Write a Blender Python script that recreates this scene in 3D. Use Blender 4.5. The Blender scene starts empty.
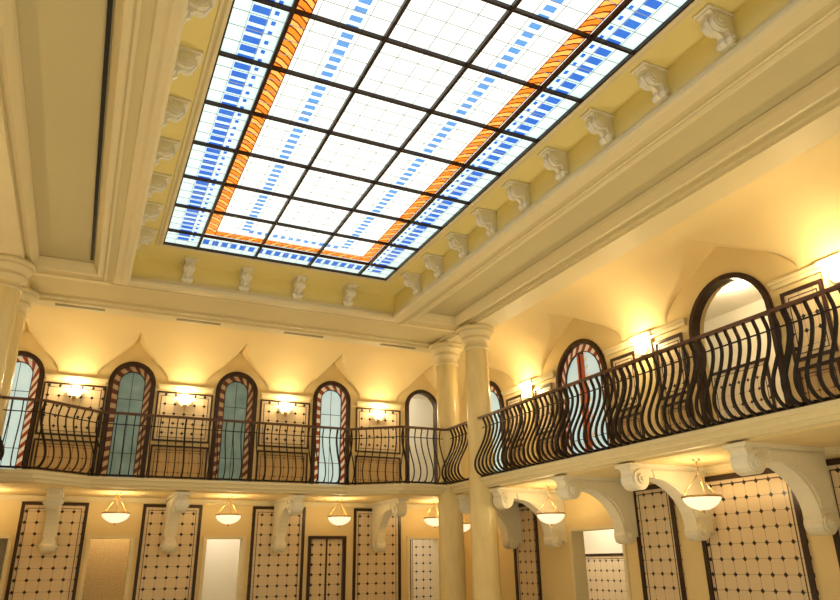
import bpy, math, bmesh
from mathutils import Vector, Matrix
S=bpy.context.scene
S.view_settings.view_transform='Standard'
S.view_settings.look='None'

# ------------------------------------------------------------ constants
XR,YW,XL,YF=8.35,15.3,-3.01,-4.0
CX=2.67
ZC=4.6; ZS=5.05; ZFL=-1.6; ZG=1.48
SPR=3.55
BACKW=[-1.45,.64,2.79,4.98,7.30]
SIDEW=[13.95,10.4,6.85,3.3,-.25]
BW=.82

# ------------------------------------------------------------ materials
def mat(name,col,rough=.6,emi=None,es=0,metal=0,noise=0,nscale=3,ncol=None,bump=0,spec=.4,stretch=None):
    m=bpy.data.materials.new(name); m.use_nodes=True
    nt=m.node_tree; b=nt.nodes['Principled BSDF']
    b.inputs['Base Color'].default_value=(*col,1); b.inputs['Roughness'].default_value=rough
    b.inputs['Metallic'].default_value=metal
    b.inputs['Specular IOR Level'].default_value=spec
    if emi:
        b.inputs['Emission Color'].default_value=(*emi,1); b.inputs['Emission Strength'].default_value=es
    tc=nt.nodes.new('ShaderNodeTexCoord')
    nz=nt.nodes.new('ShaderNodeTexNoise'); nz.inputs['Scale'].default_value=nscale; nz.inputs['Detail'].default_value=5
    if stretch:
        mp=nt.nodes.new('ShaderNodeMapping'); mp.inputs['Scale'].default_value=stretch
        nt.links.new(tc.outputs['Object'],mp.inputs['Vector']); nt.links.new(mp.outputs['Vector'],nz.inputs['Vector'])
    else: nt.links.new(tc.outputs['Object'],nz.inputs['Vector'])
    if noise:
        mx=nt.nodes.new('ShaderNodeMix'); mx.data_type='RGBA'
        c2=ncol or tuple(c*(1-noise) for c in col)
        mx.inputs['A'].default_value=(*col,1); mx.inputs['B'].default_value=(*c2,1)
        nt.links.new(nz.outputs['Fac'],mx.inputs['Factor'])
        nt.links.new(mx.outputs['Result'],b.inputs['Base Color'])
        if emi: nt.links.new(mx.outputs['Result'],b.inputs['Emission Color'])
    if bump:
        bp=nt.nodes.new('ShaderNodeBump'); bp.inputs['Strength'].default_value=bump; bp.inputs['Distance'].default_value=.01
        nt.links.new(nz.outputs['Fac'],bp.inputs['Height']); nt.links.new(bp.outputs['Normal'],b.inputs['Normal'])
    return m
def tilemat(name,base,dot,line,pitch=.2,ds=.15,lw=.02):
    m=bpy.data.materials.new(name); m.use_nodes=True
    nt=m.node_tree; b=nt.nodes['Principled BSDF']; b.inputs['Roughness'].default_value=.35
    N=lambda t:nt.nodes.new(t)
    tc=N('ShaderNodeTexCoord'); sp=N('ShaderNodeSeparateXYZ'); nt.links.new(tc.outputs['Object'],sp.inputs[0])
    def M(op,a,bv=None):
        n=N('ShaderNodeMath'); n.operation=op
        for i,x in enumerate([a,bv]):
            if x is None: continue
            if isinstance(x,(int,float)): n.inputs[i].default_value=x
            else: nt.links.new(x,n.inputs[i])
        return n.outputs[0]
    a=M('ADD',sp.outputs['X'],sp.outputs['Y'])
    def q(s):
        f=M('FRACT',M('MULTIPLY',s,1/pitch)); return M('SUBTRACT',.5,M('ABSOLUTE',M('SUBTRACT',f,.5)))
    u=q(a); v=q(sp.outputs['Z'])
    d=M('LESS_THAN',M('ADD',u,v),ds); l=M('LESS_THAN',M('MINIMUM',u,v),lw)
    m1=N('ShaderNodeMix'); m1.data_type='RGBA'; m1.inputs['A'].default_value=(*base,1); m1.inputs['B'].default_value=(*line,1)
    nt.links.new(l,m1.inputs['Factor'])
    m2=N('ShaderNodeMix'); m2.data_type='RGBA'; m2.inputs['B'].default_value=(*dot,1)
    nt.links.new(m1.outputs['Result'],m2.inputs['A']); nt.links.new(d,m2.inputs['Factor'])
    nt.links.new(m2.outputs['Result'],b.inputs['Base Color'])
    return m
PLAS=mat('cream_plaster',(.80,.65,.35),.7,noise=.06,nscale=1.2,bump=.05)
CEIL=mat('ceiling_plaster',(.68,.60,.36),.7,noise=.05,nscale=1)
OLIVE=mat('coffer_olive_plaster',(.62,.56,.34),.7,noise=.08,nscale=.8)
YEL=mat('well_yellow_plaster',(.86,.75,.33),.6,noise=.05)
TRIM=mat('ivory_moulding',(.79,.70,.46),.5,noise=.05,nscale=8)
WHITE=mat('ivory_carving',(.84,.80,.67),.45,noise=.1,nscale=12)
VAULT=mat('vault_plaster',(.86,.70,.38),.75,noise=.06,nscale=2)
MARB=mat('yellow_marble',(.86,.74,.42),.25,noise=.25,nscale=3,ncol=(.66,.52,.24),stretch=(3,3,.7))
IRON=mat('wrought_iron',(.022,.013,.010),.4,metal=.5,noise=.2,nscale=20)
RAILW=mat('handrail_wood',(.13,.055,.028),.3,noise=.3,nscale=10)
WOOD=mat('dark_walnut',(.05,.022,.014),.35,noise=.5,nscale=9,ncol=(.02,.009,.006))
BRONZE=mat('skylight_bronze',(.03,.013,.010),.4,metal=.3,noise=.2)
BRASS=mat('lamp_brass',(.6,.4,.15),.3,metal=1,noise=.1)
FLOOR=tilemat('floor_marble',(.62,.54,.36),(.08,.05,.04),(.4,.33,.22),.9,.12,.01)
TILE=tilemat('dotted_wall_tile',(.72,.59,.41),(.015,.01,.01),(.42,.30,.19),.2,.18,.02)
TAN=tilemat('tan_wall_tile',(.52,.37,.19),(.16,.08,.04),(.30,.18,.09),.2,.12,.03)
GW=mat('glass_white',(.9,1,.98),.3,emi=(.92,1,.97),es=1.05,noise=.08,nscale=1.2,ncol=(.82,.92,.88))
GC=mat('glass_cyan',(.7,.9,.92),.3,emi=(.6,.86,.9),es=1.0,noise=.2,nscale=1.5,ncol=(.56,.76,.76))
GB=mat('glass_blue',(.02,.11,.60),.3,emi=(.015,.09,.52),es=.95,noise=.3,nscale=4,ncol=(.04,.18,.68))
GLB=mat('glass_light_blue',(.10,.30,.75),.3,emi=(.05,.19,.62),es=.95,noise=.2,nscale=4,ncol=(.12,.32,.76))
GO=mat('glass_orange',(.86,.20,.012),.3,emi=(.90,.20,.012),es=1,noise=.2,nscale=6,ncol=(.95,.30,.03))
GY=mat('glass_amber',(.95,.48,.12),.3,emi=(1,.55,.14),es=1,noise=.2,nscale=6,ncol=(.98,.45,.08))
GR=mat('glass_dark_red',(.14,.012,.008),.3,emi=(.16,.015,.008),es=.6,noise=.3,nscale=6)
LEAD=mat('glass_lead',(.3,.33,.33),.5,emi=(.38,.43,.43),es=.7,noise=.1)
LAMP=mat('lamp_glass',(1,.85,.6),.4,emi=(1,.80,.48),es=3.0,noise=.1)
BOWL=mat('alabaster_bowl',(1,.85,.6),.4,emi=(1,.72,.40),es=1.0,noise=.15,nscale=14)
WG=mat('window_green_glass',(.22,.30,.24),.15,emi=(.24,.34,.26),es=.5,noise=.6,nscale=3,ncol=(.06,.10,.08))
WB=mat('window_pale_glass',(.5,.66,.66),.15,emi=(.55,.74,.72),es=.85,noise=.3,nscale=3)
SC=mat('stained_border_cream',(.80,.64,.42),.3,emi=(.8,.6,.35),es=.4,noise=.1)
SR=mat('stained_border_red',(.35,.06,.02),.3,emi=(.5,.09,.02),es=.3,noise=.2)
SD=mat('stained_border_amber',(.55,.34,.14),.3,emi=(.55,.3,.1),es=.25,noise=.3)
SB=mat('stained_border_brown',(.16,.045,.02),.3,emi=(.2,.04,.01),es=.15,noise=.3)
CORR=mat('corridor_plaster',(.86,.80,.66),.7,noise=.05)
MOSA=mat('mosaic_beige',(.70,.55,.34),.6,noise=.6,nscale=30)
BLACK=mat('slot_black',(.012,.012,.012),.6,noise=.1)
VENT=mat('vent_grey',(.30,.26,.15),.6,noise=.1)

# ------------------------------------------------------------ mesh builder
class MB:
    def __init__(s): s.v=[];s.f=[];s.m=[];s.sm=[];s.mats=[]
    def mi(s,m):
        if m not in s.mats: s.mats.append(m)
        return s.mats.index(m)
    def add(s,vs,fs,m,smooth=False):
        o=len(s.v); s.v+= [tuple(v) for v in vs]; i=s.mi(m)
        for f in fs: s.f.append([o+k for k in f]); s.m.append(i); s.sm.append(smooth)
    def box(s,x0,x1,y0,y1,z0,z1,m,P=None):
        vs=[(x,y,z) for z in (z0,z1) for y in (y0,y1) for x in (x0,x1)]
        if P: vs=[P(*v) for v in vs]
        s.add(vs,[(0,1,3,2),(4,6,7,5),(0,4,5,1),(2,3,7,6),(0,2,6,4),(1,5,7,3)],m)
    def prism(s,pts,f0,f1,m,smooth=False):
        n=len(pts); vs=[f0(*p) for p in pts]+[f1(*p) for p in pts]
        s.add(vs,[list(range(n))[::-1],list(range(n,2*n))],m)
        s.add(vs,[(i,(i+1)%n,n+(i+1)%n,n+i) for i in range(n)],m,smooth)
    def tube(s,path,r,m,n=6,closed=False):
        path=[Vector(p) for p in path]; vs=[]
        L=len(path)
        for i,p in enumerate(path):
            t=(path[min(i+1,L-1)]-path[max(i-1,0)]).normalized()
            up=Vector((0,0,1)) if abs(t.z)<.9 else Vector((1,0,0))
            a=t.cross(up).normalized(); b=t.cross(a)
            for k in range(n):
                th=2*math.pi*k/n; vs.append(p+a*math.cos(th)*r+b*math.sin(th)*r)
        fs=[(i*n+k,i*n+(k+1)%n,(i+1)*n+(k+1)%n,(i+1)*n+k) for i in range(L-1) for k in range(n)]
        fs+=[list(range(n)),list(range((L-1)*n,L*n))]
        s.add(vs,fs,m,n>4)
    def lathe(s,prof,c,m,n=32,smooth=True,a0=0,a1=2*math.pi,P=None):
        full=abs(a1-a0-2*math.pi)<1e-6; k=n if full else n+1
        vs=[]
        for r,z in prof:
            for i in range(k):
                th=a0+(a1-a0)*i/n; v=(c[0]+r*math.cos(th),c[1]+r*math.sin(th),c[2]+z)
                vs.append(P(*v) if P else v)
        fs=[]
        for j in range(len(prof)-1):
            for i in range(n):
                i2=(i+1)%k
                fs.append((j*k+i,j*k+i2,(j+1)*k+i2,(j+1)*k+i))
        s.add(vs,fs,m,smooth)
    def rectsweep(s,x0,x1,y0,y1,prof,m):
        vs=[]
        for o,z in prof: vs+=[(x0-o,y0-o,z),(x1+o,y0-o,z),(x1+o,y1+o,z),(x0-o,y1+o,z)]
        n=len(prof)
        fs=[(j*4+k,j*4+(k+1)%4,((j+1)%n)*4+(k+1)%4,((j+1)%n)*4+k) for j in range(n) for k in range(4)]
        s.add(vs,fs,m)
    def obj(s,name,parent=None):
        me=bpy.data.meshes.new(name); me.from_pydata(s.v,[],s.f)
        for m in s.mats: me.materials.append(m)
        for p,i,sm in zip(me.polygons,s.m,s.sm): p.material_index=i; p.use_smooth=sm
        bm=bmesh.new(); bm.from_mesh(me); bmesh.ops.recalc_face_normals(bm,faces=bm.faces); bm.to_mesh(me); bm.free()
        ob=bpy.data.objects.new(name,me); S.collection.objects.link(ob)
        if parent: ob.parent=parent
        return ob
def holed(name,outer,holes,t,F,m):
    cu=bpy.data.curves.new(name,'CURVE'); cu.dimensions='2D'; cu.fill_mode='BOTH'; cu.extrude=t/2
    for pts in [outer]+holes:
        sp=cu.splines.new('POLY'); sp.points.add(len(pts)-1); sp.use_cyclic_u=True
        for p,q in zip(sp.points,pts): p.co=(q[0],q[1],0,1)
    ob=bpy.data.objects.new(name+'_tmp',cu); S.collection.objects.link(ob)
    dg=bpy.context.evaluated_depsgraph_get()
    me=bpy.data.meshes.new_from_object(ob.evaluated_get(dg))
    bpy.data.objects.remove(ob)
    for v in me.vertices: v.co=F(v.co.x,v.co.y,v.co.z+t/2)
    me.materials.clear(); me.materials.append(m)
    for p in me.polygons: p.use_smooth=False
    bm=bmesh.new(); bm.from_mesh(me); bmesh.ops.recalc_face_normals(bm,faces=bm.faces); bm.to_mesh(me); bm.free()
    me.name=name
    o=bpy.data.objects.new(name,me); S.collection.objects.link(o); return o
def rect(x0,x1,y0,y1): return [(x0,y0),(x1,y0),(x1,y1),(x0,y1)]
def arch(c,w,z0,zt,n=20):
    r=w/2; zs=zt-r
    return [(c-r,z0)]+[(c-r*math.cos(math.pi*i/n),zs+r*math.sin(math.pi*i/n)) for i in range(n+1)]+[(c+r,z0)]
PB=lambda a,d,z:(a,YW-d,z)
PR=lambda a,d,z:(XR-d,a,z)
PL=lambda a,d,z:(XL+d,a,z)

# ------------------------------------------------------------ room shell
b=MB(); b.box(XL-2.2,XR+2.2,YF-.3,YW+2.2,ZFL-.1,ZFL,FLOOR); b.obj('floor')
sidelow=[(10.4,1.45),(3.3,1.45)]
holes=[arch(c,BW,ZG+.02,3.99) for c in BACKW]+[rect(c-.4,c+.4,ZFL+.01,.55) for c in BACKW]
holed('wall_back',rect(XL-.25,XR+.25,ZFL,5.3),holes,.25,lambda u,v,w:PB(u,-w,v),PLAS)
holes=[arch(c,1.45,ZG+.02,3.99) for c in SIDEW]+[rect(c-w/2,c+w/2,ZFL+.01,.55) for c,w in sidelow]
holed('wall_right',rect(YF,YW,ZFL,5.3),holes,.25,lambda u,v,w:PR(u,-w,v),PLAS)
holed('wall_left',rect(YF,YW,ZFL,5.3),holes,.25,lambda u,v,w:PL(u,-w,v),PLAS)
b=MB(); b.box(XL-2.4,XR+2.4,YF-.25,YF,ZFL,5.3,PLAS); b.obj('wall_front')
b=MB(); b.box(XL-2.4,XR+2.4,YW+2.2,YW+2.4,ZFL,5.3,CORR)
b.box(-.6,1.75,YW+1.0,YW+1.06,ZFL,1.3,MOSA); b.obj('wall_corridor_back')
b=MB(); b.box(XR+2.2,XR+2.4,YF,YW+2.2,ZFL,5.3,CORR); b.obj('wall_corridor_right')
b=MB(); b.box(XL-2.4,XL-2.2,YF,YW+2.2,ZFL,5.3,CORR); b.obj('wall_corridor_left')
b=MB()
for z0,z1 in ((1.30,1.48),(4.35,4.45)):
    b.box(XL-2.2,XR+2.2,YW+.25,YW+2.2,z0,z1,CORR)
    b.box(XR+.25,XR+2.2,YF,YW+.25,z0,z1,CORR); b.box(XL-2.2,XL-.25,YF,YW+.25,z0,z1,CORR)
b.obj('ceiling_corridor')

WX0,WX1,WY0,WY1=.16,5.19,-2.34,12.07
CO=[(-1.22,-.28),(5.62,6.50)]
holed('ceiling',rect(-1.85,7.19,YF,13.75),[rect(WX0-.06,WX1+.06,WY0-.06,WY1+.06)]+[rect(a,c,YF+.6,11.95) for a,c in CO],.16,lambda u,v,w:(u,v,ZC+w),CEIL)
b=MB()
for a,c in CO: b.box(a-.05,c+.05,YF+.5,12.0,ZC+.15,ZC+.2,OLIVE)
b.obj('ceiling_coffer_panels')
n=1
def trim(bb):
    global n; bb.obj('trim_%d'%n); n+=1
b=MB()
for a,c in CO:
    b.rectsweep(a,c,YF+.6,11.95,[(.01,ZC+.14),(.01,ZC+.01),(.10,ZC+.01),(.09,ZC-.012),(.06,ZC-.03),(.02,ZC-.03),(.0,ZC),(-.02,ZC+.04),(-.05,ZC+.09),(-.07,ZC+.14)],TRIM)
trim(b)
b=MB(); b.rectsweep(WX0,WX1,WY0,WY1,[(.12,ZC+.03),(0,ZC+.03),(0,ZS+.1),(.12,ZS+.1)],YEL); b.obj('wall_skylight_well')
b=MB(); b.rectsweep(WX0,WX1,WY0,WY1,[(.02,ZC+.12),(-.03,ZC+.10),(-.03,ZC+.05),(-.08,ZC+.02),(-.08,ZC-.03),(-.04,ZC-.06),(.04,ZC-.06),(.08,ZC-.03),(.16,ZC-.03),(.18,ZC+.01),(.02,ZC+.01)],TRIM)
b.rectsweep(WX0,WX1,WY0,WY1,[(.28,ZC+.01),(.285,ZC-.015),(.32,ZC-.015),(.325,ZC+.01)],TRIM)
trim(b)
SX0,SX1,SY0,SY1=.645,4.67,-1.57,11.3
holed('ceiling_skylight_soffit',rect(WX0-.01,WX1+.01,WY0-.01,WY1+.01),[rect(SX0,SX1,SY0,SY1)],.05,lambda u,v,w:(u,v,ZS+.01+w),YEL)
b=MB(); b.rectsweep(SX0,SX1,SY0,SY1,[(0,ZS+.02),(0,ZS-.03),(.04,ZS-.04),(.07,ZS-.01),(.10,ZS-.01),(.11,ZS+.02)],TRIM); trim(b)
b=MB()
for x0,x1,y0 in((6.66,7.185,YF),(-1.845,-1.32,YF)):
    b.box(x0,x1,y0,13.745,ZC-.05,ZC+.01,TRIM); b.box(x0+.06,x1-.001,y0,13.744,ZC-.10,ZC-.04,TRIM)
b.box(-1.36,6.70,13.3,13.74,ZC-.045,ZC+.01,TRIM)
b.box(-1.36,6.75,13.42,13.739,ZC-.09,ZC-.04,TRIM)
b.box(5.40,6.68,12.25,12.36,ZC-.03,ZC+.01,TRIM); b.box(-1.34,-.05,12.25,12.36,ZC-.03,ZC+.01,TRIM)
b.obj('ceiling_beam')
b=MB()
for x in(-.5,1.62,3.75,5.9): b.box(x-.42,x+.42,13.50,13.6,ZC-.10,ZC-.088,VENT)
b.obj('air_vent')
b=MB(); b.box(-.405,-.362,YF+.7,11.7,ZC+.12,ZC+.16,BLACK); b.obj('ceiling_slot')

# ------------------------------------------------------------ gallery vault (cove + lunettes)
def cove(d):
    D=1.5; t=min(max(d/D,0),1); return SPR+(4.62-SPR)*math.sqrt(1-(1-t)**2.3)
def lun(u,cs,hw,rd,tip):
    best=-9
    for c in cs:
        q=abs(u-c)/hw
        if q<1: best=max(best,SPR+rd*math.sqrt(1-q*q)+tip*max(0,1-q*1.6)**1.5)
    return best
def vz(x,y):
    zb=max(cove(YW-y),lun(x,BACKW,.70,.60,.36))
    zr=max(cove((XR-x)*1.2),lun(y,SIDEW,1.25,.72,.26))
    zl=max(cove((x-XL)*1.2),lun(y,SIDEW,1.25,.72,.26))
    return min(zb,zr,zl)
b=MB()
def grid(x0,x1,y0,y1,st=.03):
    nx=int((x1-x0)/st);ny=int((y1-y0)/st)
    vs=[(x0+(x1-x0)*i/nx,y0+(y1-y0)*j/ny) for j in range(ny+1) for i in range(nx+1)]
    vs=[(x,y,vz(x,y)) for x,y in vs]
    b.add(vs,[(j*(nx+1)+i,j*(nx+1)+i+1,(j+1)*(nx+1)+i+1,(j+1)*(nx+1)+i) for j in range(ny) for i in range(nx)],VAULT,True)
grid(XL,XR,13.735,YW); grid(7.18,XR,YF,13.745); grid(XL,-1.84,YF,13.745,.06)
b.obj('ceiling_vault')

# ------------------------------------------------------------ skylight
root=bpy.data.objects.new('skylight',None); S.collection.objects.link(root)
LX=[SX0,1.2,2.17,3.14,4.11,SX1]; LY=[SY0,-1.015]+[10.75-.905*k for k in range(12,-1,-1)]+[SY1]
b=MB()
zg=ZS+.04
b.box(1.2,4.11,-1.015,10.75,zg,zg+.01,GW)
b.box(SX0,1.2,SY0,SY1,zg,zg+.01,GC); b.box(4.11,SX1,SY0,SY1,zg,zg+.01,GC)
b.box(1.2,4.11,SY0,-1.015,zg,zg+.01,GC); b.box(1.2,4.11,10.75,SY1,zg,zg+.01,GC)
def q(x0,x1,y0,y1,m,dz=.003): b.add([(x0,y0,zg-dz),(x1,y0,zg-dz),(x1,y1,zg-dz),(x0,y1,zg-dz)],[(0,1,2,3)],m)
i=0; y=SY0+.2
while y<SY1-.15:
    for x in(.845,4.29):q(x,x+.18,y,y+.10,GB)
    for x in(1.06,4.20):q(x,x+.045,y,y+.06,GB)
    y+=.151; i+=1
x=1.25
while x<4.05:
    q(x,x+.10,10.93,11.13,GB); q(x,x+.10,-1.4,-1.22,GB); x+=.151
y=-.6
while y<10.3:
    for x in(1.75,3.44):q(x,x+.13,y,y+.08,GLB)
    y+=.131
x=1.87
while x<3.42:
    q(x,x+.08,10.3,10.42,GLB);q(x,x+.08,-.7,-.58,GLB); x+=.131
def rope(p0,p1,w,nrm):
    p0=Vector(p0);p1=Vector(p1);nrm=Vector(nrm);L=(p1-p0).length;t=(p1-p0)/L
    seq=[(.08,GO),(.022,GR),(.075,GY),(.022,GR)]
    pos=0;i=0
    b.add([(p.x,p.y,zg-.0035) for p in (p0,p1,p1+nrm*w,p0+nrm*w)],[(0,1,2,3)],GO)
    while pos<L-.15:
        l,m=seq[i%4]; a=p0+t*pos; c=p0+t*(pos+l); s1=t*.035; s2=t*.12
        h=nrm*w
        if m is not GO: b.add([(p.x,p.y,zg-.0045) for p in (a,c,c+s1+h*.45,a+s1+h*.45,c+s2+h,a+s2+h)],[(0,1,2,3),(3,2,4,5)],m)
        pos+=l;i+=1
    for o in(0,w-.012):
        b.add([(p.x,p.y,zg-.005) for p in (p0+nrm*o,p1+nrm*o,p1+nrm*(o+.012),p0+nrm*(o+.012))],[(0,1,2,3)],GR)
rope((1.225,-1.0),(1.225,10.72),.17,(1,0)); rope((4.085,-1.0),(4.085,10.72),.17,(-1,0))
rope((1.395,10.725),(3.92,10.725),.17,(0,-1)); rope((1.395,-.99),(3.92,-.99),.17,(0,1))
b.obj('glass_panes',root)
b=MB()
def lx(x,y0=SY0,y1=SY1,w=.0035): b.box(x-w,x+w,y0,y1,zg-.012,zg-.006,LEAD)
def ly(y,x0=SX0,x1=SX1,w=.0035): b.box(x0,x1,y-w,y+w,zg-.012,zg-.006,LEAD)
for i in range(5):
    k=4 if 0<i<4 else 3
    for j in range(1,k): lx(LX[i]+(LX[i+1]-LX[i])*j/k)
for i in range(len(LY)-1):
    k=4 if LY[i+1]-LY[i]>.7 else 3
    for j in range(1,k): ly(LY[i]+(LY[i+1]-LY[i])*j/k)
for j in range(1,len(LY)-2):
    x0,x1,y0,y1=LX[2],LX[3],LY[j],LY[j+1]
    for (ax,ay),(cx_,cy_) in (((x0,(y0+y1)/2),((x0+x1)/2,y1)),(((x0+x1)/2,y1),(x1,(y0+y1)/2)),((x1,(y0+y1)/2),((x0+x1)/2,y0)),(((x0+x1)/2,y0),(x0,(y0+y1)/2))):
        dx,dy=cx_-ax,cy_-ay; l=math.hypot(dx,dy); nx,ny=-dy/l*.003,dx/l*.003
        b.add([(ax+nx,ay+ny,zg-.011),(cx_+nx,cy_+ny,zg-.011),(cx_-nx,cy_-ny,zg-.011),(ax-nx,ay-ny,zg-.011)],[(0,1,2,3)],LEAD)
b.obj('lead_cames',root)
b=MB()
for x in LX: b.box(x-.019,x+.019,SY0,SY1,ZS-.02,ZS+.03,BRONZE)
for y in LY: b.box(SX0,SX1,y-.016,y+.016,ZS-.015,ZS+.029,BRONZE)
b.obj('glazing_bars',root)

# ------------------------------------------------------------ consoles around the skylight well
def console(F0):
    k=.9; F=lambda a,d,z:F0(a*k,d*k,z*k)
    b=MB(); w=.085
    pr=[(0,0),(.36,0),(.36,-.05),(.32,-.06)]
    pr+=[(.22+.10*math.cos(t),-.15+.10*math.sin(t)) for t in [math.radians(a) for a in range(30,-121,-25)]]
    pr+=[(.12,-.22),(.10,-.28),(.12,-.33),(.10,-.38),(.05,-.40),(0,-.40)]
    b.prism(pr,lambda d,z:F(-w,d,z),lambda d,z:F(w,d,z),WHITE)
    for c,r in(((.22,-.14),.085),((.065,-.33),.05)):
        for rr,ww in((r,w+.015),(r*.5,w+.03)):
            cir=[(c[0]+rr*math.cos(2*math.pi*i/16),c[1]+rr*math.sin(2*math.pi*i/16)) for i in range(16)]
            b.prism(cir,lambda d,z:F(-ww,d,z),lambda d,z:F(ww,d,z),WHITE)
    b.prism([(0,-.0),(.39,0),(.39,-.03),(0,-.03)],lambda d,z:F(-w-.03,d,z),lambda d,z:F(w+.03,d,z),WHITE)
    b.prism([(.33,-.07),(.35,-.15),(.28,-.26),(.19,-.26),(.14,-.30),(.15,-.36),(.10,-.40),(.05,-.3),(.2,-.1)],lambda d,z:F(-.025,d,z),lambda d,z:F(.025,d,z),WHITE)
    b.obj('scroll_console')
z0=ZS+.005
for k in range(15):
    y=10.9-.905*k
    console(lambda a,d,z,y=y:(WX1-d,y+a,z0+z)); console(lambda a,d,z,y=y:(WX0+d,y+a,z0+z))
for x in(1.16,2.16,3.16,4.17):
    console(lambda a,d,z,x=x:(x+a,WY1-d,z0+z)); console(lambda a,d,z,x=x:(x+a,WY0+d,z0+z))

# ------------------------------------------------------------ columns
def column(x,y):
    b=MB(); zt=ZC-.10
    b.lathe([(.36,ZFL+.0),(.36,ZFL+.12),(.33,ZFL+.14),(.35,ZFL+.19),(.33,ZFL+.25),(.265,ZFL+.3),(.255,.5),(.245,1.5),(.238,3.0),(.225,zt-.48),(.225,zt-.46)],(x,y,0),MARB,40)
    b.lathe([(.225,zt-.46),(.255,zt-.45),(.258,zt-.43),(.235,zt-.41),(.23,zt-.30),(.245,zt-.29),(.285,zt-.27),(.295,zt-.24),(.265,zt-.22),(.30,zt-.18),(.345,zt-.12),(.36,zt-.09),(.345,zt-.08),(.385,zt-.07),(.385,zt),(0,zt)],(x,y,0),TRIM,40)
    b.obj('column')
for x in(6.88,-1.54):
    for y in(13.12,11.8,0.2,-1.1): column(x,y)

# ------------------------------------------------------------ gallery slab & railing
def U(o):
    k=o
    inner=[(-1.42+k,YF),(-1.42+k,12.95-k),(-.75-k*.4,12.95-k),(.1-k*.4,13.6-k),(4.87+k*.4,13.6-k),(5.75+k*.4,12.95-k),(6.76-k,12.95-k),(6.76-k,YF)]
    return [(XR,YF),(XR,YW),(XL,YW),(XL,YF)]+inner
b=MB()
for o,a,c,m in((.06,1.43,1.48,TRIM),(0,1.36,1.43,TRIM),(-.08,1.31,1.36,TRIM),(-.2,1.28,1.31,PLAS)):
    b.prism(U(o),lambda x,y:(x,y,a),lambda x,y:(x,y,c),m)
b.obj('balcony_floor')
def cr(pts,k=3):
    out=[];P=[Vector(p) for p in pts]
    for i in range(len(P)-1):
        a=P[max(i-1,0)];b_=P[i];c=P[i+1];d=P[min(i+2,len(P)-1)]
        for j in range(k):
            t=j/k; out.append(.5*((2*b_)+(c-a)*t+(2*a-5*b_+4*c-d)*t*t+(3*b_-a-3*c+d)*t**3))
    out.append(P[-1]); return out
BAL=cr([(.0,2.60),(-.02,2.54),(-.055,2.44),(-.04,2.30),(.03,2.12),(.12,1.96),(.20,1.80),(.215,1.66),(.15,1.55),(.05,1.505),(.0,1.53)])
def strap(b,px,py,tx,ty,w=.014,th=.011):
    ox,oy=ty,-tx; vs=[]
    for i,p in enumerate(BAL):
        t=(BAL[min(i+1,len(BAL)-1)]-BAL[max(i-1,0)]).normalized(); nn=Vector((t.y,-t.x))
        for sa,sb in((-1,-1),(1,-1),(1,1),(-1,1)):
            d=p.x+nn.x*th*sb; z=p.y+nn.y*th*sb
            vs.append((px+ox*d+tx*w*sa,py+oy*d+ty*w*sa,z))
    L=len(BAL)
    b.add(vs,[(i*4+k,i*4+(k+1)%4,(i+1)*4+(k+1)%4,(i+1)*4+k) for i in range(L-1) for k in range(4)],IRON)
COLS=[(x,y) for x in(6.88,-1.54) for y in(13.12,11.8,.2,-1.1)]
def railing(path,pitch=.155,bw=.011,bt=.011):
    b=MB()
    for (x0,y0),(x1,y1) in zip(path,path[1:]):
        L=math.hypot(x1-x0,y1-y0); tx,ty=(x1-x0)/L,(y1-y0)/L; ox,oy=ty,-tx
        for d,z,w,h,mm in((0,2.61,.032,.020,RAILW),(-.045,2.42,.008,.008,IRON),(.0,1.515,.020,.016,IRON)):
            a=Vector((x0+ox*d,y0+oy*d,z)); c=Vector((x1+ox*d,y1+oy*d,z)); t=Vector((tx,ty,0)); o=Vector((ox,oy,0))
            a-=t*.02;c+=t*.02
            vs=[p+o*w*s1+Vector((0,0,h*s2)) for p in(a,c) for s1,s2 in((-1,-1),(1,-1),(1,1),(-1,1))]
            b.add(vs,[(0,1,5,4),(1,2,6,5),(2,3,7,6),(3,0,4,7),(0,3,2,1),(4,5,6,7)],mm)
        k=max(1,round(L/pitch))
        for i in range(k+1):
            px,py=x0+tx*L*i/k,y0+ty*L*i/k
            if any(math.hypot(px-c[0],py-c[1])<.28 for c in COLS): continue
            post=(i%10==0)
            strap(b,px,py,tx,ty,bw*1.7 if post else bw,bt*1.5 if post else bt)
    b.obj('balcony_railing')
railing([(-1.4,12.95),(-.75,12.95),(.1,13.6),(4.87,13.6),(5.75,12.95),(6.74,12.95)],.15,.009,.010)
railing([(6.76,12.93),(6.76,YF+.05)],.135,.017,.014)
railing([(-1.42,YF+.05),(-1.42,12.93)],.135,.015,.013)

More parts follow.
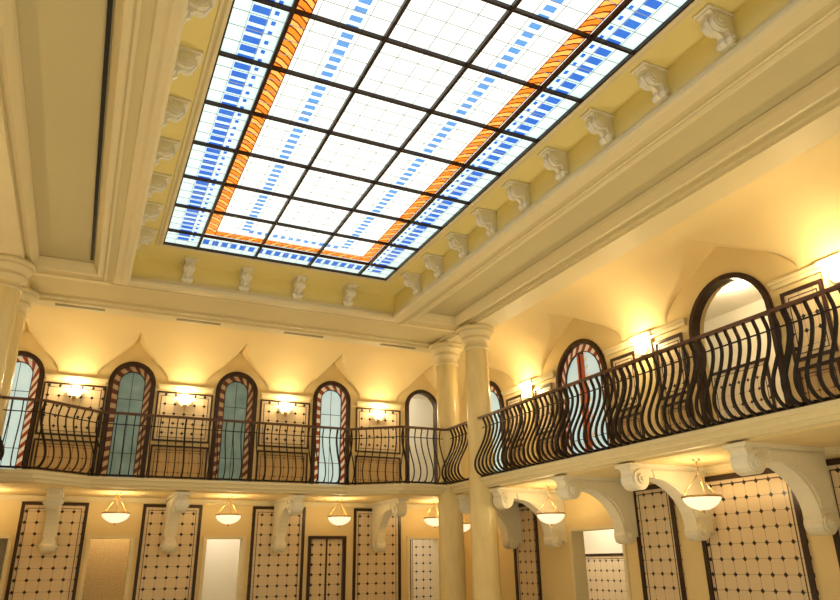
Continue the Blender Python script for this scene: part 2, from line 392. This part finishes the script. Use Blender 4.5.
# ------------------------------------------------------------ big scroll brackets under gallery
def bracket(P,a0,D,w=.12):
    b=MB(); zt=1.28; s=D/1.45
    pr=[(0,zt),(1.45*s,zt),(1.45*s,zt-.06),(1.42*s,zt-.08)]
    cx,cz,r=1.27*s,zt-.21,.15
    pr+=[(cx+r*math.cos(math.radians(a)),cz+r*math.sin(math.radians(a))) for a in range(30,-181,-21)]
    ex=cx-r
    pr+=[(ex-(ex-.33)*math.sin(t),zt-.86+.68*math.cos(t)) for t in [math.radians(a) for a in range(0,91,9)]]
    pr+=[(.22+.13*math.cos(math.radians(a)),zt-.9+.13*math.sin(math.radians(a))) for a in range(0,-181,-20)]
    pr+=[(0,zt-.95)]
    b.prism(pr,lambda d,z:P(a0-w,d,z),lambda d,z:P(a0+w,d,z),WHITE)
    for (c,e),rr in(((cx,cz),.13),((.22,zt-.9),.11)):
        for q_,ww in((1,w+.025),(.55,w+.05),(.25,w+.07)):
            cir=[(c+rr*q_*math.cos(2*math.pi*i/20),e+rr*q_*math.sin(2*math.pi*i/20)) for i in range(20)]
            b.prism(cir,lambda d,z:P(a0-ww,d,z),lambda d,z:P(a0+ww,d,z),WHITE,True)
    pr2=[(.08,zt-.08),(1.05*s,zt-.08)]+[(ex-.1-(ex-.30)*math.sin(t)*.85,zt-.72+.52*math.cos(t)) for t in [math.radians(a) for a in range(0,91,10)]]+[(.08,zt-.72)]
    b.prism(pr2,lambda d,z:P(a0-w-.02,d,z),lambda d,z:P(a0+w+.02,d,z),WHITE)
    b.prism([(0,zt),(1.47*s,zt),(1.47*s,zt-.05),(0,zt-.05)],lambda d,z:P(a0-w-.04,d,z),lambda d,z:P(a0+w+.04,d,z),WHITE)
    b.obj('scroll_bracket')
for a in(-.42,1.68,3.86,6.1): bracket(PB,a,1.55,.09)
for a in(5.9,7.85,9.4,11.4,2.3,4.3,12.9): 
    bracket(PR,a,1.45); bracket(PL,a,1.45)

# ------------------------------------------------------------ windows
wn=1
def frame_ring(b,c,w,z0,zt,t,P,d0,d1,m,n=20):
    o=arch(c,w,z0,zt,n); i=arch(c,w-2*t,z0,zt-t,n); L=len(o)
    vs=[P(u,d0,v) for u,v in o]+[P(u,d0,v) for u,v in i]+[P(u,d1,v) for u,v in o]+[P(u,d1,v) for u,v in i]
    fs=[]
    for k in range(L-1):
        fs+=[(k,k+1,L+k+1,L+k),(2*L+k,2*L+k+1,3*L+k+1,3*L+k),(k,k+1,2*L+k+1,2*L+k),(L+k,L+k+1,3*L+k+1,3*L+k)]
    fs+=[(0,L,3*L,2*L),(L-1,2*L-1,4*L-1,3*L-1)]
    b.add(vs,fs,m)
def window(P,c,w,kind,glass=None,s1=None,s2=None):
    global wn
    s1=s1 or SC; s2=s2 or SR
    b=MB(); z0=ZG+.02; zt=3.99
    frame_ring(b,c,w+.04,z0,zt+.02,.065,P,-.12,.05,WOOD)
    frame_ring(b,c,w+.09,z0,zt+.045,.03,P,.0,.025,WOOD)
    if kind!='open':
        wi=w-.09; zi=zt-.045
        bw=.12 if w<1 else .15
        def samp(ww,zz,N):
            pts=arch(c,ww,z0+.05,zz,24); seg=[math.dist(p,q2) for p,q2 in zip(pts,pts[1:])]; T=sum(seg); out=[]
            for i in range(N+1):
                t=T*i/N; k=0
                while k<len(seg)-1 and t>seg[k]: t-=seg[k];k+=1
                f=min(t/seg[k],1); out.append((pts[k][0]+(pts[k+1][0]-pts[k][0])*f,pts[k][1]+(pts[k+1][1]-pts[k][1])*f))
            return out
        N=52; o=samp(wi,zi,N); i_=samp(wi-2*bw,zi-bw,N)
        for k in range(N-1):
            b.add([P(o[k][0],-.05,o[k][1]),P(o[k+1][0],-.05,o[k+1][1]),P(i_[min(k+2,N)][0],-.05,i_[min(k+2,N)][1]),P(i_[k+1][0],-.05,i_[k+1][1])],[(0,1,2,3)],s1 if k%2 else s2)
        frame_ring(b,c,wi-2*bw+.02,z0+.05,zi-bw+.01,.015,P,-.07,-.03,WOOD)
        g=arch(c,wi-.02,z0,zi,24); b.prism(g,lambda u,v:P(u,-.085,v),lambda u,v:P(u,-.075,v),glass)
        hw=(wi-2*bw)/2
        if kind=='door':
            b.box(c-.05,c+.05,-.075,-.02,z0,zi-bw,WOOD,P)
            for s_ in(-1,1): 
                b.box(c+s_*.05-.02,c+s_*.05+.02,-.06,.0,z0,zi-bw-.05,SR,P)
                for k in range(14):
                    z=z0+.15+k*.16; x0=c+s_*.08; b.add([P(x0,-.06,z),P(x0+s_*.09,-.06,z+.05),P(x0+s_*.09,-.06,z+.12),P(x0,-.06,z+.07)],[(0,1,2,3)],s1)
        else:
            b.box(c-.005,c+.005,-.075,-.065,z0,zi-bw,WOOD,P)
        for z in (2.15,3.25):
            b.box(c-hw,c+hw,-.075,-.065,z-.005,z+.005,WOOD,P)
        b.box(c-w/2,c+w/2,-.09,-.02,z0,z0+.12,WOOD,P)
    b.obj('window_%d'%wn); wn+=1
window(PB,BACKW[0],BW,'w',WB); window(PB,BACKW[1],BW,'w',WG,SD,SB); window(PB,BACKW[2],BW,'w',WG,SD,SB)
window(PB,BACKW[3],BW,'w',WB); window(PB,BACKW[4],BW,'open')
for P in(PR,PL):
    for c,k,g in((13.95,'w',WB),(10.4,'door',WB),(6.85,'open',None),(3.3,'door',WB),(-.25,'door',WG)): window(P,c,1.45,k,g,SC,SR)

# ------------------------------------------------------------ tile panels
def panel(P,a0,a1,z0,z1,m=None,t=.06,d=0):
    b=MB(); m=m or TILE
    b.box(a0,a1,d,d+.02,z0,z1,m,P)
    for x0,x1,y0,y1 in((a0,a0+t,z0,z1),(a1-t,a1,z0,z1),(a0+t,a1-t,z1-t,z1),(a0+t,a1-t,z0,z0+t)):
        b.box(x0,x1,d+.02,d+.045,y0,y1,WOOD,P)
    g=t+.05
    for x0,x1,y0,y1 in((a0+g,a0+g+.012,z0+g,z1-g),(a1-g-.012,a1-g,z0+g,z1-g),(a0+g,a1-g,z1-g-.012,z1-g),(a0+g,a1-g,z0+g,z0+g+.012)):
        b.box(x0,x1,d+.018,d+.025,y0,y1,WOOD,P)
    b.obj('tile_panel')
mids=[(BACKW[i]+BACKW[i+1])/2 for i in range(4)]
for a in mids:
    panel(PB,a-.57,a+.57,2.42,3.46,t=.035); panel(PB,a-.57,a+.57,1.52,2.34,TAN,t=.035)
    panel(PB,a-.57,a+.57,ZFL+.12,1.17)
panel(PB,-2.9,-2.05,2.42,3.46,t=.035); panel(PB,-2.95,-2.0,ZFL+.12,1.17)
for P in(PR,PL):
    for m_ in(12.17,8.62,5.07,1.52):
        for s_ in(-1,1):
            a=m_+s_*.55; panel(P,a-.31,a+.31,2.42,3.40,t=.045); panel(P,a-.31,a+.31,1.52,2.34,TAN,t=.045)
    for c,w in((12.62,.9),(14.2,.9),(8.88,.9),(7.12,1.7),(5.5,.8),(1.6,.9),(-.5,1.7)): panel(P,c-w/2,c+w/2,ZFL+.12,1.14,t=.075)
PBo=lambda a,d,z:(a,YW+2.2-d,z); PRo=lambda a,d,z:(XR+2.2-d,a,z)
panel(PRo,8.0,9.3,ZG+.3,3.3,t=.05); panel(PRo,5.2,7.0,ZG+.3,3.5,t=.05); panel(PRo,11.4,14.4,ZFL+.1,.15,t=.05); panel(PBo,7.9,9.5,ZFL+.1,.9)
dn=1
for P,lst in((PB,[(c,.8) for c in BACKW]),(PR,sidelow),(PL,sidelow)):
    for c,w in lst:
        b=MB(); t=.04; mm=WOOD if (P is PB and c==BACKW[3]) else TRIM
        b.box(c-w/2-.03,c-w/2+t,-.25,.03,ZFL,.58,mm,P)
        b.box(c+w/2-t,c+w/2+.03,-.25,.03,ZFL,.58,mm,P)
        b.box(c-w/2+t,c+w/2-t,-.25,.03,.52,.58,mm,P)
        if P is PB and c==BACKW[3]:
            b.box(c-w/2+t,c+w/2-t,-.08,-.04,ZFL,.52,TILE,P)
            b.box(c-.02,c+.02,-.04,-.03,ZFL,.52,WOOD,P)
        b.obj('door_%d'%dn); dn+=1
b=MB()
for P,ms,hw in((PB,mids,.55),(PR,(12.17,8.62,5.07,1.52),.97),(PL,(12.17,8.62,5.07,1.52),.97)):
    for m_ in ms:
        b.box(m_-hw,m_+hw,0,.05,SPR-.06,SPR+.0,TRIM,P); b.box(m_-hw-.02,m_+hw+.02,0,.08,SPR,SPR+.05,TRIM,P)
        if hw>.9:
            b.box(m_-.2,m_+.2,0,.06,ZG,SPR-.06,PLAS,P); b.box(m_-.24,m_+.24,0,.10,SPR-.02,SPR+.06,TRIM,P)
trim(b)
b=MB()
for P,a0,a1 in((PB,XL,XR),(PR,YF,YW),(PL,YF,YW)):
    b.box(a0,a1,0,.06,1.22,1.28,TRIM,P); b.box(a0,a1,0,.03,1.19,1.22,TRIM,P)
trim(b)
b=MB(); 
xs=sorted([(c-.43,c+.43) for c in BACKW]); p=XL
for a,c in xs+[(XR,XR)]:
    b.box(p,a,0,.03,ZFL,ZFL+.11,WOOD,PB); p=c
b.obj('baseboard_back')

# ------------------------------------------------------------ lamps
def pt(name,loc,e,col,r=.05,parent=None):
    l=bpy.data.lights.new(name,'POINT'); l.energy=e; l.color=col; l.shadow_soft_size=r
    o=bpy.data.objects.new(name,l); o.location=loc; S.collection.objects.link(o)
    if parent: o.parent=parent
WARM=(1,.74,.38)
def sconce(P,a,z=3.28,d0=.045,e=16,k=.85,off=.13):
    b=MB(); 
    F=lambda x,y,zz:P(a+x*k,d0+y*k,z+(zz-z)*k)
    b.lathe([(.02,-.09),(.07,-.065),(.115,-.01),(.135,.04)],(0,0,z),LAMP,16,a0=0,a1=math.pi,P=F)
    b.lathe([(.135,.04),(.145,.04),(.145,.055),(.13,.055)],(0,0,z),BRASS,16,a0=0,a1=math.pi,P=F)
    b.box(-.04,.04,-.0,.03,z-.16,z-.04,BRASS,F); b.box(-.015,.015,-.0,.05,z-.2,z-.14,BRASS,F)
    o=b.obj('wall_sconce')
    pt('sconce_bulb',P(a,d0+off,z+.14),e,WARM,.05,o)
for a in mids: sconce(PB,a,e=29)
sconce(PB,-2.5,e=20)
for a in(12.17,8.62,5.07,1.52): sconce(PR,a,d0=.06,z=3.32,e=38,k=.8,off=.2); sconce(PL,a,d0=.06,z=3.32,e=25,k=.8,off=.2)
def pendant(x,y,z=.86,r=.25,e=14):
    b=MB()
    b.lathe([(0,-.13),(.06,-.125),(.13,-.10),(.19,-.06),(.23,-.01),(r,.04)],(x,y,z),BOWL,28)
    b.lathe([(r-.01,.03),(r+.012,.03),(r+.012,.055),(r-.01,.055)],(x,y,z),BRASS,28)
    b.lathe([(0,-.17),(.018,-.16),(.012,-.14),(.03,-.13),(0,-.12)],(x,y,z),BRASS,12)
    for k in range(3):
        t=2*math.pi*k/3+.5; b.tube([(x+r*math.cos(t),y+r*math.sin(t),z+.05),(x+.01*math.cos(t),y+.01*math.sin(t),z+.34)],.006,BRASS)
    b.tube([(x,y,z+.34),(x,y,1.27)],.008,BRASS)
    b.lathe([(.0,-.03),(.05,-.015),(.06,.0)],(x,y,1.28),BRASS,16)
    o=b.obj('pendant_lamp'); pt('pendant_bulb',(x,y,z+.1),e,WARM,.08,o)
for c in(-1.49,.62,2.64,4.9,7.1): pendant(c,14.3,.88,.235)
for c in(13.9,10.55,7.1,3.5,0): pendant(7.52,c,.74); pendant(5.34-7.52,c,.74)
COOL=(1,.93,.82)
def clamp_(x,y,z,e,col=COOL):
    b=MB(); b.lathe([(0,-.08),(.1,-.07),(.16,-.03),(.18,0),(0,0)],(x,y,z),LAMP,20); o=b.obj('ceiling_lamp')
    pt('ceiling_bulb',(x,y,z-.2),e,col,.1,o)
clamp_(.64,15.9,1.29,22,WARM)
for x in(2.9,7.25): clamp_(x,16.5,1.29,38)
clamp_(7.2,16.4,4.34,45); clamp_(9.4,7.6,4.34,48,(1,.82,.55)); clamp_(9.4,12.6,1.29,60); clamp_(9.4,10.8,4.34,8); clamp_(4.9,16.4,4.34,8)
def added_upfill(x,y,e):  # fill light added near the floor to brighten the ceiling; its dish is invented
    b=MB(); b.lathe([(0,0),(.35,0),(.38,.02),(.4,.12),(.36,.13),(.3,.08),(0,.07)],(x,y,ZFL),BRASS,24); o=b.obj('added_fill_dish')
    l=bpy.data.lights.new('added_upfill','AREA'); l.shape='DISK'; l.size=.6; l.energy=e; l.color=(1,.84,.54)
    q_=bpy.data.objects.new('added_fill_light',l); q_.location=(x,y,ZFL+.15); q_.rotation_euler=(math.pi,0,0); S.collection.objects.link(q_); q_.parent=o
for x,y in((1.0,-1),(4.6,-1),(1.0,4),(4.6,4),(1.0,9),(4.6,9)): added_upfill(x,y,48)

w=bpy.data.worlds.new('world'); S.world=w; w.use_nodes=True
w.node_tree.nodes['Background'].inputs[0].default_value=(.9,.85,.7,1); w.node_tree.nodes['Background'].inputs[1].default_value=.3

# ------------------------------------------------------------ camera
cam=bpy.data.cameras.new('camera'); co=bpy.data.objects.new('camera',cam); S.collection.objects.link(co)
cam.sensor_width=36; cam.lens=694/840*36; cam.clip_start=.05
Xw=Vector((.9047,.1403,.4022)).normalized(); Yw=Vector((-.4257,.3260,.8441)); Yw=(Yw-Xw*Yw.dot(Xw)).normalized(); Zw=Xw.cross(Yw)
right=Vector((Xw.x,Yw.x,Zw.x)); down=Vector((Xw.y,Yw.y,Zw.y)); fwd=Vector((Xw.z,Yw.z,Zw.z))
R=Matrix((right,-down,-fwd)).transposed()
co.matrix_world=R.to_4x4(); S.camera=co
